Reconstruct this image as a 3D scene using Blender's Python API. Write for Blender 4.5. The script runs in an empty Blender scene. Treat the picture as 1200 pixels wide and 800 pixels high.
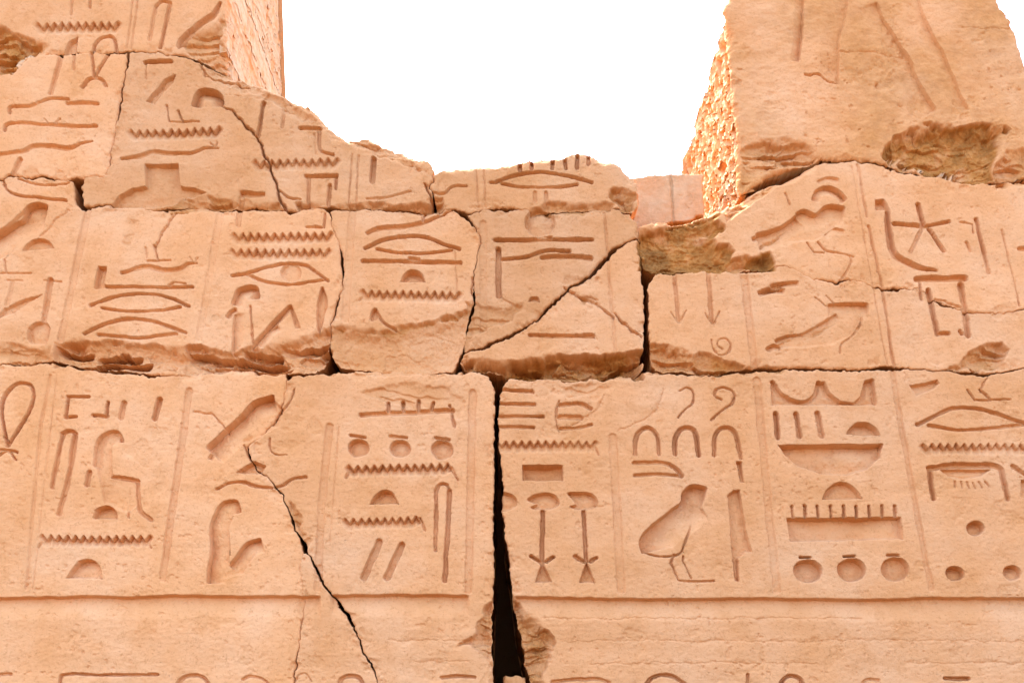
import bpy, math, random
import numpy as np
from mathutils import Vector
from mathutils.geometry import tessellate_polygon

# ------------------------------------------------------------------ camera, sky, sun, exposure
sc = bpy.context.scene
COL = sc.collection
R = math.radians
TILT, DIST, EYE, FPX = 23.4, 3.4, 1.6, 1166.7
cam_d = bpy.data.cameras.new('camera'); cam_d.sensor_width = 36; cam_d.lens = 35
cam_d.clip_start = 0.05; cam_d.clip_end = 3000
cam = bpy.data.objects.new('camera', cam_d); COL.objects.link(cam)
cam.location = (0, -DIST, EYE); cam.rotation_euler = (R(90 + TILT), 0, 0)
sc.camera = cam

SUN_ELEV, SUN_AZ = 60.0, -32.0          # azimuth clockwise from +Y: the sun stands behind the wall, to the left
w = bpy.data.worlds.new('World'); sc.world = w; w.use_nodes = True
nt = w.node_tree
bg = nt.nodes['Background']
sky = nt.nodes.new('ShaderNodeTexSky'); sky.sky_type = 'NISHITA'; sky.sun_disc = False
sky.sun_elevation = R(SUN_ELEV); sky.sun_rotation = R(SUN_AZ)
sky.air_density = 0.8; sky.dust_density = 3.0; sky.ozone_density = 1.0
nt.links.new(sky.outputs[0], bg.inputs[0]); bg.inputs[1].default_value = 0.15
sd = bpy.data.lights.new('sun', 'SUN'); sd.energy = 2.0; sd.angle = R(0.5); sd.color = (1.0, 0.93, 0.82)
sun = bpy.data.objects.new('sun', sd); COL.objects.link(sun)
sv = Vector((math.sin(R(SUN_AZ)) * math.cos(R(SUN_ELEV)), math.cos(R(SUN_AZ)) * math.cos(R(SUN_ELEV)), math.sin(R(SUN_ELEV))))
sun.rotation_euler = sv.to_track_quat('Z', 'Y').to_euler(); sun.location = sv * 30
vs = sc.view_settings
vs.view_transform = 'Standard'; vs.look = 'None'; vs.gamma = 1.0; vs.use_curve_mapping = False
vs.exposure = 3.05

# ------------------------------------------------------------------ helpers
CT, ST = math.cos(R(TILT)), math.sin(R(TILT))
def wall_xz(u, v, y=0.0):
    """point of the vertical plane at depth y that was surveyed at drawing coordinates (u, v)"""
    a, b = (u - 600.0), (400.0 - v)
    dy = FPX * CT - b * ST; dz = FPX * ST + b * CT
    t = (y + DIST) / dy
    return a * t, EYE + dz * t
MPP = 0.0032                             # metres per drawing unit

_rs = np.random.RandomState(7)
_LAT = _rs.rand(256, 256).astype(np.float64)
def vnoise(x, y):
    xi = np.floor(x).astype(np.int64); yi = np.floor(y).astype(np.int64)
    fx = x - xi; fy = y - yi
    fx = fx * fx * fx * (fx * (fx * 6 - 15) + 10); fy = fy * fy * fy * (fy * (fy * 6 - 15) + 10)
    a = _LAT[xi & 255, yi & 255]; b = _LAT[(xi + 1) & 255, yi & 255]
    c = _LAT[xi & 255, (yi + 1) & 255]; d = _LAT[(xi + 1) & 255, (yi + 1) & 255]
    return (a + (b - a) * fx) * (1 - fy) + (c + (d - c) * fx) * fy
def fbm(x, y, s, o=4, seed=0.0, g=0.5):
    t = 0; amp = 1; tot = 0; f = 1.0 / s
    for k in range(o):
        t = t + amp * (vnoise(x * f + seed * 17.3 + k * 31.7, y * f + seed * 9.1 + k * 13.3) - 0.5)
        tot += amp; amp *= g; f *= 2.03
    return t / tot * 2                   # about -1..1
def sstep(a, b, x):
    t = np.clip((x - a) / (b - a), 0, 1); return t * t * (3 - 2 * t)
def worley(x, y, seed=0):
    xi = np.floor(x).astype(np.int64); yi = np.floor(y).astype(np.int64)
    f1 = np.full(x.shape, 9.0); f2 = np.full(x.shape, 9.0)
    for dx in (-1, 0, 1):
        for dy in (-1, 0, 1):
            cx = xi + dx; cy = yi + dy
            px = cx + _LAT[(cx + seed) & 255, cy & 255]; py = cy + _LAT[(cy + 91) & 255, (cx + seed + 37) & 255]
            d = np.hypot(px - x, py - y)
            m = d < f1
            f2 = np.where(m, f1, np.minimum(f2, d)); f1 = np.where(m, d, f1)
    return f1, f2

def facets(x, y, sx, sy, seed):
    """broken stone: flat tilted facets meeting in steps"""
    u = x / sx + .5 * fbm(x, y, sx, 3, seed + 60); v = y / sy + .5 * fbm(x, y, sy * 1.3, 3, seed + 61)
    xi = np.floor(u).astype(np.int64); yi = np.floor(v).astype(np.int64)
    best = np.full(x.shape, 9.0); val = np.zeros(x.shape)
    for dx in (-1, 0, 1):
        for dy in (-1, 0, 1):
            cx = xi + dx; cy = yi + dy
            px = cx + _LAT[(cx + seed) & 255, cy & 255]; py = cy + _LAT[(cy + 91) & 255, (cx + seed + 37) & 255]
            d = np.hypot(px - u, py - v)
            h = _LAT[(cx + 17) & 255, (cy + seed) & 255] + (_LAT[(cx + 55) & 255, cy & 255] - .5) * (u - px) * .8 + (_LAT[cx & 255, (cy + 77) & 255] - .7) * (v - py) * 1.0
            val = np.where(d < best, h, val); best = np.minimum(best, d)
    return val
def pts(s): return np.array([[float(c) for c in q.split(',')] for q in s.split()], float)
def smooth(p, closed=False, n=5):
    if len(p) < 3: return p
    q = []
    m = len(p); rng = range(m if closed else m - 1)
    for i in rng:
        p0 = p[(i - 1) % m] if closed or i > 0 else 2 * p[0] - p[1]
        p1 = p[i]; p2 = p[(i + 1) % m]
        p3 = p[(i + 2) % m] if closed or i + 2 < m else 2 * p[-1] - p[-2]
        for k in range(n):
            t = k / n
            q.append(0.5 * (2 * p1 + (p2 - p0) * t + (2 * p0 - 5 * p1 + 4 * p2 - p3) * t * t + (3 * p1 - p0 - 3 * p2 + p3) * t ** 3))
    if not closed: q.append(p[-1])
    return np.array(q)
def d_line(X, Y, p, wid):
    """signed distance to a stroke of varying width"""
    out = np.full(X.shape, 1e9)
    for i in range(len(p) - 1):
        a, b = p[i], p[i + 1]; e = b - a; L = e @ e
        if L < 1e-9: continue
        t = np.clip(((X - a[0]) * e[0] + (Y - a[1]) * e[1]) / L, 0, 1)
        d = np.hypot(X - a[0] - t * e[0], Y - a[1] - t * e[1]) - (wid[i] + (wid[i + 1] - wid[i]) * t) / 2
        out = np.minimum(out, d)
    return out
def d_edge(X, Y, p):
    """distance to a line and the side of it (+1: to the right when walking along it)"""
    out = np.full(X.shape, 1e9); side = np.ones(X.shape); end = np.zeros(X.shape); n = len(p) - 1
    for i in range(n):
        a, b = p[i], p[i + 1]; e = b - a; L = e @ e
        if L < 1e-9: continue
        tr = ((X - a[0]) * e[0] + (Y - a[1]) * e[1]) / L; t = np.clip(tr, 0, 1)
        d = np.hypot(X - a[0] - t * e[0], Y - a[1] - t * e[1]) + 1e-3 * np.abs(tr - t)
        m = d < out
        sd = np.sign(e[0] * (Y - a[1]) - e[1] * (X - a[0]))
        side = np.where(m, sd, side); out = np.where(m, d, out)
        over = np.maximum(-tr, 0) * (i == 0) + np.maximum(tr - 1, 0) * (i == n - 1)
        end = np.where(m, over * math.sqrt(L), end)
    return out, side, end
def d_poly(X, Y, p):
    d = np.full(X.shape, 1e9); ins = np.zeros(X.shape, bool); n = len(p)
    for i in range(n):
        a, b = p[i], p[(i + 1) % n]; e = b - a; L = e @ e
        if L < 1e-9: continue
        t = np.clip(((X - a[0]) * e[0] + (Y - a[1]) * e[1]) / L, 0, 1)
        d = np.minimum(d, np.hypot(X - a[0] - t * e[0], Y - a[1] - t * e[1]))
        if a[1] != b[1]:
            c = ((a[1] > Y) != (b[1] > Y)) & (X < (b[0] - a[0]) * (Y - a[1]) / (b[1] - a[1]) + a[0])
            ins ^= c
    return np.where(ins, -d, d)

# ------------------------------------------------------------------ materials
def stone_material(name, dark=1.0):
    m = bpy.data.materials.new(name); m.use_nodes = True
    t = m.node_tree; n = t.nodes; L = t.links
    b = n['Principled BSDF']; b.inputs['Roughness'].default_value = 0.92
    b.inputs['Specular IOR Level'].default_value = 0.15
    tc = n.new('ShaderNodeTexCoord')
    def noise(scale, detail=6, rough=0.6, sx=1, sz=1):
        mp = n.new('ShaderNodeMapping'); mp.inputs['Scale'].default_value = (sx, 1, sz)
        L.new(tc.outputs['Object'], mp.inputs['Vector'])
        k = n.new('ShaderNodeTexNoise'); k.inputs['Scale'].default_value = scale
        k.inputs['Detail'].default_value = detail; k.inputs['Roughness'].default_value = rough
        L.new(mp.outputs[0], k.inputs['Vector']); return k.outputs['Fac']
    def ramp(src, stops):
        r = n.new('ShaderNodeValToRGB'); e = r.color_ramp.elements
        while len(e) < len(stops): e.new(0.5)
        for i, (p, c) in enumerate(stops): e[i].position = p; e[i].color = (*c, 1)
        L.new(src, r.inputs[0]); return r.outputs[0]
    def mix(a, bb, fac, mode='MIX'):
        x = n.new('ShaderNodeMix'); x.data_type = 'RGBA'; x.blend_type = mode
        if hasattr(fac, 'is_linked'): L.new(fac, x.inputs[0])
        else: x.inputs[0].default_value = fac
        L.new(a, x.inputs[6]); L.new(bb, x.inputs[7]); return x.outputs[2]
    base = ramp(noise(3.0, 8, 0.62), [(0.28, (0.630, 0.275, 0.095)), (0.5, (0.690, 0.328, 0.136)), (0.74, (0.725, 0.388, 0.190))])
    strat = ramp(noise(5.0, 6, 0.6, 0.35, 3.0), [(0.35, (0.86, 0.84, 0.80)), (0.6, (1, 1, 1))])
    c = mix(base, strat, 0.45, 'MULTIPLY')
    fine = ramp(noise(95, 6, 0.75), [(0.30, (0.70, 0.60, 0.48)), (0.46, (1, 1, 1)), (0.62, (1, 1, 1)), (0.75, (1.10, 1.10, 1.12))])
    c = mix(c, fine, 0.8, 'MULTIPLY')
    blot = ramp(noise(13, 5, 0.65), [(0.34, (0.80, 0.70, 0.55)), (0.47, (1, 1, 1))])
    c = mix(c, blot, 0.35, 'MULTIPLY')
    # ochre desert varnish on the old breaks
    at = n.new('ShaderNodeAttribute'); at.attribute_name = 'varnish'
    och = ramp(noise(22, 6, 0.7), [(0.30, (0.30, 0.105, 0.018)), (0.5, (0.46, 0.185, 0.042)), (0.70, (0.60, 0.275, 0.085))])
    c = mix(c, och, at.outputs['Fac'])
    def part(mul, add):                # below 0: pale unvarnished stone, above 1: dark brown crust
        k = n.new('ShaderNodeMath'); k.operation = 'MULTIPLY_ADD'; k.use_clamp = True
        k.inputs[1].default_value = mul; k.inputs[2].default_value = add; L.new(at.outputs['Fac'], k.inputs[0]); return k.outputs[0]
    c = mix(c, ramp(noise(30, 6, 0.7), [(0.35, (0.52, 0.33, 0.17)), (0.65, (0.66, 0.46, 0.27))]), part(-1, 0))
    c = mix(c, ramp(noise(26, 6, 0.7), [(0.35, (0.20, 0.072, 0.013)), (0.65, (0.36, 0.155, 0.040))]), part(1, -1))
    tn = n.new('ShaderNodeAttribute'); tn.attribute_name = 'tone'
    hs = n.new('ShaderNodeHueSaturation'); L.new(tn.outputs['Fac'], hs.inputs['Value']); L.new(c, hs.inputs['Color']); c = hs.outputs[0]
    L.new(c, b.inputs['Base Color'])
    # grain and pinholes
    g1 = noise(420, 4, 0.7); g2 = noise(90, 5, 0.65)
    vo = n.new('ShaderNodeTexVoronoi'); vo.inputs['Scale'].default_value = 130
    L.new(tc.outputs['Object'], vo.inputs['Vector'])
    pit = ramp(vo.outputs['Distance'], [(0.05, (0, 0, 0)), (0.22, (1, 1, 1))])
    gate = ramp(noise(9, 4, 0.6), [(0.5, (0, 0, 0)), (0.62, (1, 1, 1))])
    pg = mix(pit, pit, 0.0); 
    inv = n.new('ShaderNodeMix'); inv.data_type = 'RGBA'; L.new(gate, inv.inputs[0])
    inv.inputs[6].default_value = (1, 1, 1, 1); L.new(pg, inv.inputs[7])
    b1 = n.new('ShaderNodeBump'); b1.inputs['Distance'].default_value = 0.0032; b1.inputs['Strength'].default_value = 0.85
    L.new(g2, b1.inputs['Height'])
    b2 = n.new('ShaderNodeBump'); b2.inputs['Distance'].default_value = 0.0008; b2.inputs['Strength'].default_value = 0.6
    L.new(g1, b2.inputs['Height']); L.new(b1.outputs[0], b2.inputs['Normal'])
    b3 = n.new('ShaderNodeBump'); b3.inputs['Distance'].default_value = 0.003; b3.inputs['Strength'].default_value = 0.8
    L.new(inv.outputs[2], b3.inputs['Height']); L.new(b2.outputs[0], b3.inputs['Normal'])
    L.new(b3.outputs[0], b.inputs['Normal'])
    return m
STONE = stone_material('sandstone')
def sand_material():
    m = bpy.data.materials.new('desert_sand'); m.use_nodes = True
    t = m.node_tree; n = t.nodes; b = n['Principled BSDF']; b.inputs['Roughness'].default_value = 0.95
    tc = n.new('ShaderNodeTexCoord'); k = n.new('ShaderNodeTexNoise'); k.inputs['Scale'].default_value = 0.8; k.inputs['Detail'].default_value = 9
    r = n.new('ShaderNodeValToRGB'); r.color_ramp.elements[0].color = (0.075, 0.042, 0.018, 1); r.color_ramp.elements[1].color = (0.125, 0.072, 0.032, 1)
    r.color_ramp.elements[0].position = 0.3; r.color_ramp.elements[1].position = 0.7
    t.links.new(tc.outputs['Object'], k.inputs['Vector']); t.links.new(k.outputs['Fac'], r.inputs[0]); t.links.new(r.outputs[0], b.inputs['Base Color'])
    bp = n.new('ShaderNodeBump'); bp.inputs['Distance'].default_value = 0.03; t.links.new(k.outputs['Fac'], bp.inputs['Height']); t.links.new(bp.outputs[0], b.inputs['Normal'])
    return m
SAND = sand_material()

# ------------------------------------------------------------------ the carvings, surveyed sign by sign
# s = smooth stroke (width, depth), l = straight stroke, t = stroke tapering at its ends,
# f = sunk area with corners (depth, swell of its floor), b = sunk area with a smooth outline, c = round sunk area, z = zigzag row
SIGNS = []
def G(name, *shapes): SIGNS.append((name, shapes))
def mouth(up, lo, w=4.2, d=3.6, extra=()): G('carved_mouth', ('s', w, d, up), ('s', w * .9, d * .85, lo), *extra)
def loaf(p, d=5): G('carved_loaf', ('d', d, .25, p))
def groove(p, w=8, d=1.25): G('carved_groove', ('l', w, d, p))
def zig(x0, y0, x1, y1): G('carved_zigzag', ('z', 4.0, 3.8, '%g,%g %g,%g' % (x0, y0, x1, y1)))
def line(name, w, d, *ps): G(name, *[('s', w, d, p) for p in ps])
def bars(name, w, d, *ps): G(name, *[('l', w, d, p) for p in ps])

# topmost left block
zig(45, 30, 137, 29)
bars('carved_stroke', 3, 1.6, '85,-8 83,17'); bars('carved_stroke', 3, 2, '106,-8 105,9')
G('carved_leaf', ('f', 4, .3, '75,63 80,50 91,43 89,63'), ('l', 3, 1.4, '87,63 86,82'))
G('carved_stem', ('l', 5.5, 2.6, '72,66 66,88 59,110'))
G('carved_rope_loop', ('s', 4, 3.4, '109,62 112,51 120,44 130,43 135,50 136,60'), ('s', 3.6, 2.6, '107,62 109,76 110,90'), ('s', 3.6, 2.8, '127,65 119,78 112,90'), ('s', 4.5, 3, '96,102 104,94 113,92 120,95 124,101'))
groove('158,-20 148,57', 2.4, 1); groove('164,-20 153,57', 2.4, 1)
G('carved_reed', ('s', 4, 2, '182,7 178,28 175,47'), ('s', 4.2, 3, '199,4 194,28 187,56'), ('s', 4, 3, '182,7 190,1 199,4'))
G('carved_wing', ('t', 8, 5, '209,54 215,45 235,28 250,18 258,4'))
# second left block
G('carved_arm', ('s', 4.2, 3.4, '11,133 13,126 35,125 48,120 60,116 80,117'), ('l', 5, 3.4, '79,122 97,121 114,122'))
G('carved_bolt', ('s', 4.8, 3.8, '5,153 8,146 25,144 60,147 112,148'), ('l', 2.4, 2, '52,140 57,146'), ('l', 2.4, 2, '70,140 63,146'))
G('carved_viper', ('t', 6, 3.4, '-8,182 25,178 38,172 60,171 80,173 95,167 108,165'))
bars('carved_stroke', 6, 3, '23,187 15,205')
# block with the sloping top
G('carved_basin', ('l', 5, 4.2, '170,73 200,72'), ('l', 3, 1, '170,74 171,92'))
G('carved_feather', ('f', 3, .4, '171,118 180,108 193,93 206,87 203,96 190,109 180,122'))
G('carved_bird_legs', ('l', 2.4, 1.8, '195,123 198,143 233,143'), ('l', 2.6, 2.2, '209,130 214,143'))
zig(154, 156, 256, 153)
G('carved_viper', ('t', 5.4, 3.2, '142,186 165,184 178,179 200,180 222,180 240,175 256,175'), ('l', 1.8, 1.6, '247,169 252,174'), ('l', 1.8, 1.6, '255,168 253,174'))
G('carved_mound', ('f', 4, .55, '170,193 209,193 211,218 228,221 243,226 225,232 213,232 201,241 175,244 129,244 140,229 155,221 171,219'))
G('carved_head', ('e', 14, 7, '225,122 228,113 234,106 246,105 258,110 262,121'))
bars('carved_stroke', 5, 3.4, '309,120 306,140 303,160'); bars('carved_stroke', 4, 1.6, '333,128 330,150')
G('carved_sickle', ('l', 5.5, 4, '352,151 375,151'), ('s', 4.4, 3.2, '374,152 374,174 379,179 390,182'), ('l', 3.5, 1.2, '368,158 369,181'))
zig(300, 192, 394, 189)
G('carved_stool', ('l', 5, 4, '359,207 394,206'), ('l', 4, 2.4, '362,210 361,240'), ('l', 4.4, 2.4, '386,217 385,240'), ('l', 3.4, 2.4, '394,207 393,221'))
groove('413,180 408,246', 2.4, 1.1); groove('420,182 417,246', 2.4, 1.1)
bars('carved_stroke', 6.5, 4, '438,186 436,213')
line('carved_tail', 3.6, 2.2, '430,233 450,232 465,229 481,224')
G('carved_tray', ('f', 3.2, .2, '281,224 311,226 311,232 281,232'), ('l', 6, 1.8, '283,232 279,264'))
line('carved_claw', 3, 2.2, '328,224 338,232 352,234')
# small block under the sky
for a in ('609,192 609,199', '623,188 623,197', '648,188 647,197', '662,188 663,197', '677,182 676,197', '690,182 690,192'): bars('carved_tooth', 5, 4.4, a)
mouth('582,213 600,207 620,203 640,202 660,205 680,210 694,214', '588,215 610,219 640,220 660,219 676,216', 4.4, 3.8)
bars('carved_stroke', 5, 2.6, '627,226 627,236'); bars('carved_stroke', 5, 2.6, '640,226 640,236')
line('carved_viper', 3.6, 2.4, '508,226 520,227 527,221 535,218 546,218')
groove('558,200 560,242', 2.4, 1); groove('567,199 569,242', 2.4, 1)
line('carved_arm', 4, 2.6, '582,214 575,214')
# long left block of the middle course
G('carved_mouth', ('s', 3.4, 2.4, '22,210 45,217 65,216 80,214'), ('s', 3.8, 3, '4,212 8,222 20,229 45,232 77,235'))
G('carved_bird', ('f', 2.2, .2, '-30,285 0,270 30,244 43,240 42,257 25,280 5,302 -20,312'), ('e', 30, 7.5, '-20,281 0,270 15,260 25,254 31,243 42,238 54,240'), ('l', 2, 1.5, '43,244 40,258 25,280 5,303'), ('l', 2.4, 2, '4,303 6,320'), ('l', 2.6, 2.2, '-10,321 36,320'))
loaf('26,295 32,286 40,281 49,280 57,283 63,291', 4)
G('carved_feather', ('f', 3, .3, '-4,374 5,362 25,352 50,345 30,357 15,368'))
G('carved_mace', ('l', 3, 1.5, '9,329 26,329'), ('l', 5, 1.4, '15,330 8,358'))
G('carved_oar', ('l', 6, 3, '59,328 56,350 51,378'), ('l', 2.2, 1.5, '52,329 71,330'), ('b', 3.4, .5, '47,377 53,377 58,383 57,395 52,404 38,404 32,397 33,386 40,379'))
groove('103,245 71,398', 8, 1.3); groove('258,247 233,398', 8, .9)
G('carved_bird_legs', ('l', 2, 1.2, '170,290 172,303'), ('l', 2.6, 2.2, '180,288 185,305'), ('l', 2.6, 2.2, '173,306 199,305'))
G('carved_viper', ('t', 6, 3.4, '142,320 160,315 175,313 195,317 210,315 220,309 230,308'), ('l', 1.8, 1.5, '222,301 226,307'), ('l', 1.8, 1.5, '231,302 228,307'))
G('carved_arm', ('f', 4, .4, '115,312 125,312 121,338 110,339'), ('l', 4.2, 3.4, '124,336 195,337 225,336'), ('s', 2.6, 2, '197,335 205,331 217,332'))
mouth('106,358 130,349 155,345 180,345 200,350 221,359', '119,361 145,365 170,365 195,363 211,360')
mouth('99,391 125,380 150,374 175,376 195,382 217,390', '115,393 140,395 165,396 185,394 206,391', 4.6)
zig(275, 277, 387, 275); zig(273, 295, 384, 295)
bars('carved_corner', 3, 2.2, '359,266 376,266', '381,250 379,266')
G('carved_eye', ('s', 4.2, 3.6, '272,323 290,320 310,314 335,309 358,311 370,319 384,329'), ('s', 3.8, 3, '290,322 310,330 335,333 360,331 382,328'), ('c', 2.4, .2, '341,320 12,0'))
G('carved_owl', ('e', 14, 7, '272,354 278,340 289,335 301,336 304,347'), ('e', 7, 5, '265,369 269,364 275,361'), ('e', 12, 3.4, '272,412 273,390 275,368'), ('l', 3, 2, '293,358 296,405'))
G('carved_flail', ('e', 8, 5.4, '294,406 306,392 322,374 338,358'), ('f', 4.4, .3, '337,359 341,357 352,383 346,386'), ('e', 10, 4.5, '302,402 312,388 323,380'))
G('carved_knife', ('b', 4.4, .3, '373,350 378,336 383,348 383,360 377,383 373,390 371,370'))
# block right of it
groove('413,247 404,375', 9, 1.1); groove('533,290 536,360', 2.6, .9)
G('carved_tail', ('t', 6, 3.6, '430,273 445,268 475,265 500,259 530,246'), ('l', 3.4, 2.6, '498,246 495,260'))
mouth('428,291 450,281 475,277 495,277 515,284 538,292', '442,292 465,296 490,297 510,296 529,293', 4.4, 4)
G('carved_bolt', ('l', 5, 4, '425,306 540,308'), ('l', 4, 3, '480,303 491,304'))
loaf('469,331 473,322 480,317 488,317 495,322 498,331')
zig(426, 343, 537, 346); line('carved_foot', 3, 1.8, '426,345 421,352')
G('carved_bird', ('b', 3.6, .3, '434,376 435,366 439,361 443,366 442,374'), ('s', 4, 3.2, '440,363 450,379 463,386'))
# block split by the diagonal crack
G('carved_disc', ('c', 4, .5, '633,261 18,0')); groove('566,262 566,386', 9, .9); groove('708,249 722,425', 4, 1.1)
G('carved_bolt', ('l', 5, 4, '580,281 694,281'), ('l', 4, 3, '632,278 646,278'))
G('carved_arm', ('s', 4.6, 3.8, '586,304 603,303 620,300 640,294 667,294'), ('l', 6, 3.8, '636,302 665,300 692,303'))
G('carved_reed', ('l', 7, 4.2, '584,292 584,347'), ('s', 3, 1.2, '585,345 591,352 602,357'))
loaf('619,354 622,348 630,348 633,355', 3)
G('carved_bolt', ('l', 5, 3.2, '621,393 690,394'), ('l', 6.5, 3.6, '684,394 695,394'))
# lower right stone of the middle course
G('carved_sceptre', ('l', 5, 2.2, '790,321 795,376'), ('l', 2.2, 1.4, '786,366 795,379'), ('l', 2.2, 1.4, '804,364 796,379'))
G('carved_sceptre', ('l', 5, 2.4, '830,321 834,376'), ('l', 2.2, 1.4, '826,367 834,380'), ('l', 2.2, 1.4, '843,365 836,380'))
groove('872,320 884,428', 9, 1.5)
line('carved_spiral', 2.4, 1.6, '834,398 835,408 842,416 852,414 856,405 851,397 843,398 841,405 846,409')
G('carved_bird', ('f', 2.2, .2, '900,408 938,392 965,377 980,366 1000,357 1012,360 1006,380 996,395 975,405 940,408'), ('e', 7, 4, '899,407 906,404 914,405'), ('e', 7, 4, '910,398 922,394 938,392'), ('e', 16, 4.5, '940,392 952,385 965,378 980,367'), ('e', 20, 4.5, '972,357 995,355 1016,355'), ('s', 3, 2, '1011,367 1008,380 999,393 986,404 984,414'), ('l', 2.4, 2, '955,349 967,359 976,358'), ('l', 2.6, 2.2, '968,347 978,357'))
G('carved_wing', ('e', 8, 4.6, '890,341 903,337 918,338'), ('e', 7, 3.6, '905,333 920,331 934,330'))
G('carved_bird', ('f', 2.2, .2, '889,273 920,263 933,254 942,247 956,251 966,243 988,243 986,256 975,270 955,283 930,284 905,281'), ('e', 24, 6.5, '888,274 905,269 920,263 933,253'), ('e', 7, 5, '883,278 893,276 907,277'), ('e', 24, 6.5, '934,249 942,246 956,251 966,242 976,240 989,243'), ('e', 7, 2.5, '967,274 977,268 988,269'), ('s', 3, 1.8, '996,300 997,310 988,325 983,333'), ('l', 2.4, 2.2, '946,285 954,296 966,296'), ('s', 2.8, 2.2, '959,284 968,294 982,296 1000,301'))
G('carved_horn', ('e', 10, 6, '952,233 957,223 969,219 982,223 991,232'))
line('carved_stroke', 3, 1.8, '920,227 925,240'); G('carved_leaf', ('e', 6, 2.6, '959,212 970,208 982,210'))
groove('1005,194 1016,254', 3.4, 1.6); groove('1018,265 1028,308 1034,338 1048,430', 3.4, 1.7); groove('998,196 1040,430', 2, .8)
G('carved_hook', ('f', 4, .2, '1026,235 1036,234 1043,247 1026,247'), ('t', 8, 4.6, '1040,248 1042,275 1048,297 1062,307 1080,314 1098,317'))
G('carved_star', ('l', 6, 4.4, '1076,240 1082,264'), ('l', 5.2, 3.8, '1048,262 1080,265'), ('l', 4.6, 3.4, '1082,266 1112,260'), ('l', 4, 1.8, '1080,268 1067,295'), ('l', 4.8, 3.6, '1088,268 1106,294'))
bars('carved_stroke', 5, 3.2, '1144,257 1150,284 1159,319'); bars('carved_corner', 2.6, 1.8, '1126,260 1140,263', '1140,263 1141,273'); bars('carved_stroke', 4, 1.8, '1133,284 1137,294')
groove('1174,270 1195,358', 2.6, 1.3); bars('carved_stroke', 6, 3, '1195,292 1225,292')
G('carved_gate', ('l', 7.5, 5, '1075,327 1131,326'), ('l', 6, 4.6, '1088,340 1098,391'), ('l', 7, 4.6, '1126,334 1135,393'), ('l', 4.6, 3.6, '1097,391 1112,391'), ('l', 4, 2.4, '1078,330 1080,350'), ('l', 5, 3, '1125,388 1127,391'))
# bottom course, left stone
line('carved_loop', 4.4, 4, '9,522 4,500 2,480 5,465 15,453 25,449 36,452 39,465 35,480 25,498 10,522')
line('carved_base', 3.4, 2.8, '-12,527 5,527 20,530', '-5,537 2,531 10,529 18,538')
groove('59,440 48,495 30,690', 4, 1.0); groove('66,440 38,690', 2, .6)
bars('carved_house', 4, 3, '79,465 104,465', '80,466 77,489', '77,489 89,488', '127,472 124,488', '109,487 126,488')
bars('carved_stroke', 6, 2.4, '146,472 141,490'); bars('carved_stroke', 7, 4, '187,468 181,490')
G('carved_reed', ('s', 5, 3, '73,510 67,540 61,571'), ('s', 5, 3.4, '73,508 80,505 88,508 89,513'), ('s', 6, 3.2, '88,510 80,560 69,602'))
G('carved_seated_figure', ('f', 2, .2, '113,546 118,516 128,508 139,509 130,525 132,558 160,563 162,590 150,602 122,590'), ('s', 6, 3.8, '112,545 114,527 118,515 127,508 137,507 142,516'), ('l', 3, 2.4, '129,522 130,556'), ('s', 5.4, 4, '131,559 148,561 161,564'), ('s', 5.4, 3.2, '161,564 162,590 165,600 176,609'), ('l', 3, 2, '151,575 150,606'), ('e', 15, 4, '113,546 115,527 119,515 127,508 138,508'))
bars('carved_stroke', 6, 3.2, '105,553 102,568')
loaf('108,608 112,598 118,594 128,593 136,600 137,608', 4.4)
zig(50, 630, 174, 631); line('carved_foot', 3, 1.8, '50,632 44,641'); line('carved_foot', 3, 1.8, '172,632 176,641')
loaf('77,678 85,665 93,657 105,655 115,662 119,678', 5)
groove('221,458 213,520 190,678', 8, 1.6)
G('carved_hawk', ('f', 2, .2, '247,522 317,464 333,480 325,500 305,512 280,521'), ('e', 28, 8, '243,523 258,508 280,488 297,470 318,463'), ('e', 7, 3, '245,536 250,529 258,522'), ('s', 2.2, 1.6, '316,514 317,527 325,533 336,533'))
G('carved_chick', ('f', 4, .3, '277,554 288,546 298,541 312,546 306,556'), ('s', 4, 3, '254,573 270,566 285,565 300,570 318,572'), ('l', 2.2, 2, '286,522 293,540'))
line('carved_viper', 4, 2.6, '322,572 332,569 342,562 358,559')
G('carved_seated_figure', ('f', 2.4, .2, '244,679 246,640 250,606 262,590 277,592 268,618 269,660 289,637 302,634 300,646 284,672 262,679'), ('e', 22, 6, '243,681 244,664 247,645 246,622 250,606 257,592 267,586 278,587 282,598'), ('l', 2.4, 1.6, '267,619 269,650'), ('e', 18, 5.6, '269,662 276,652 289,636 303,631'))
line('carved_shoulder', 4, 2.6, '66,832 70,797 80,790 130,791 184,790'); line('carved_arch', 5, 3.2, '207,806 212,796 225,791 238,794 246,806'); line('carved_arch', 4, 2.2, '284,796 292,792 306,795 322,808'); line('carved_shoulder', 4, 2.4, '-20,794 0,791 12,790')
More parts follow.
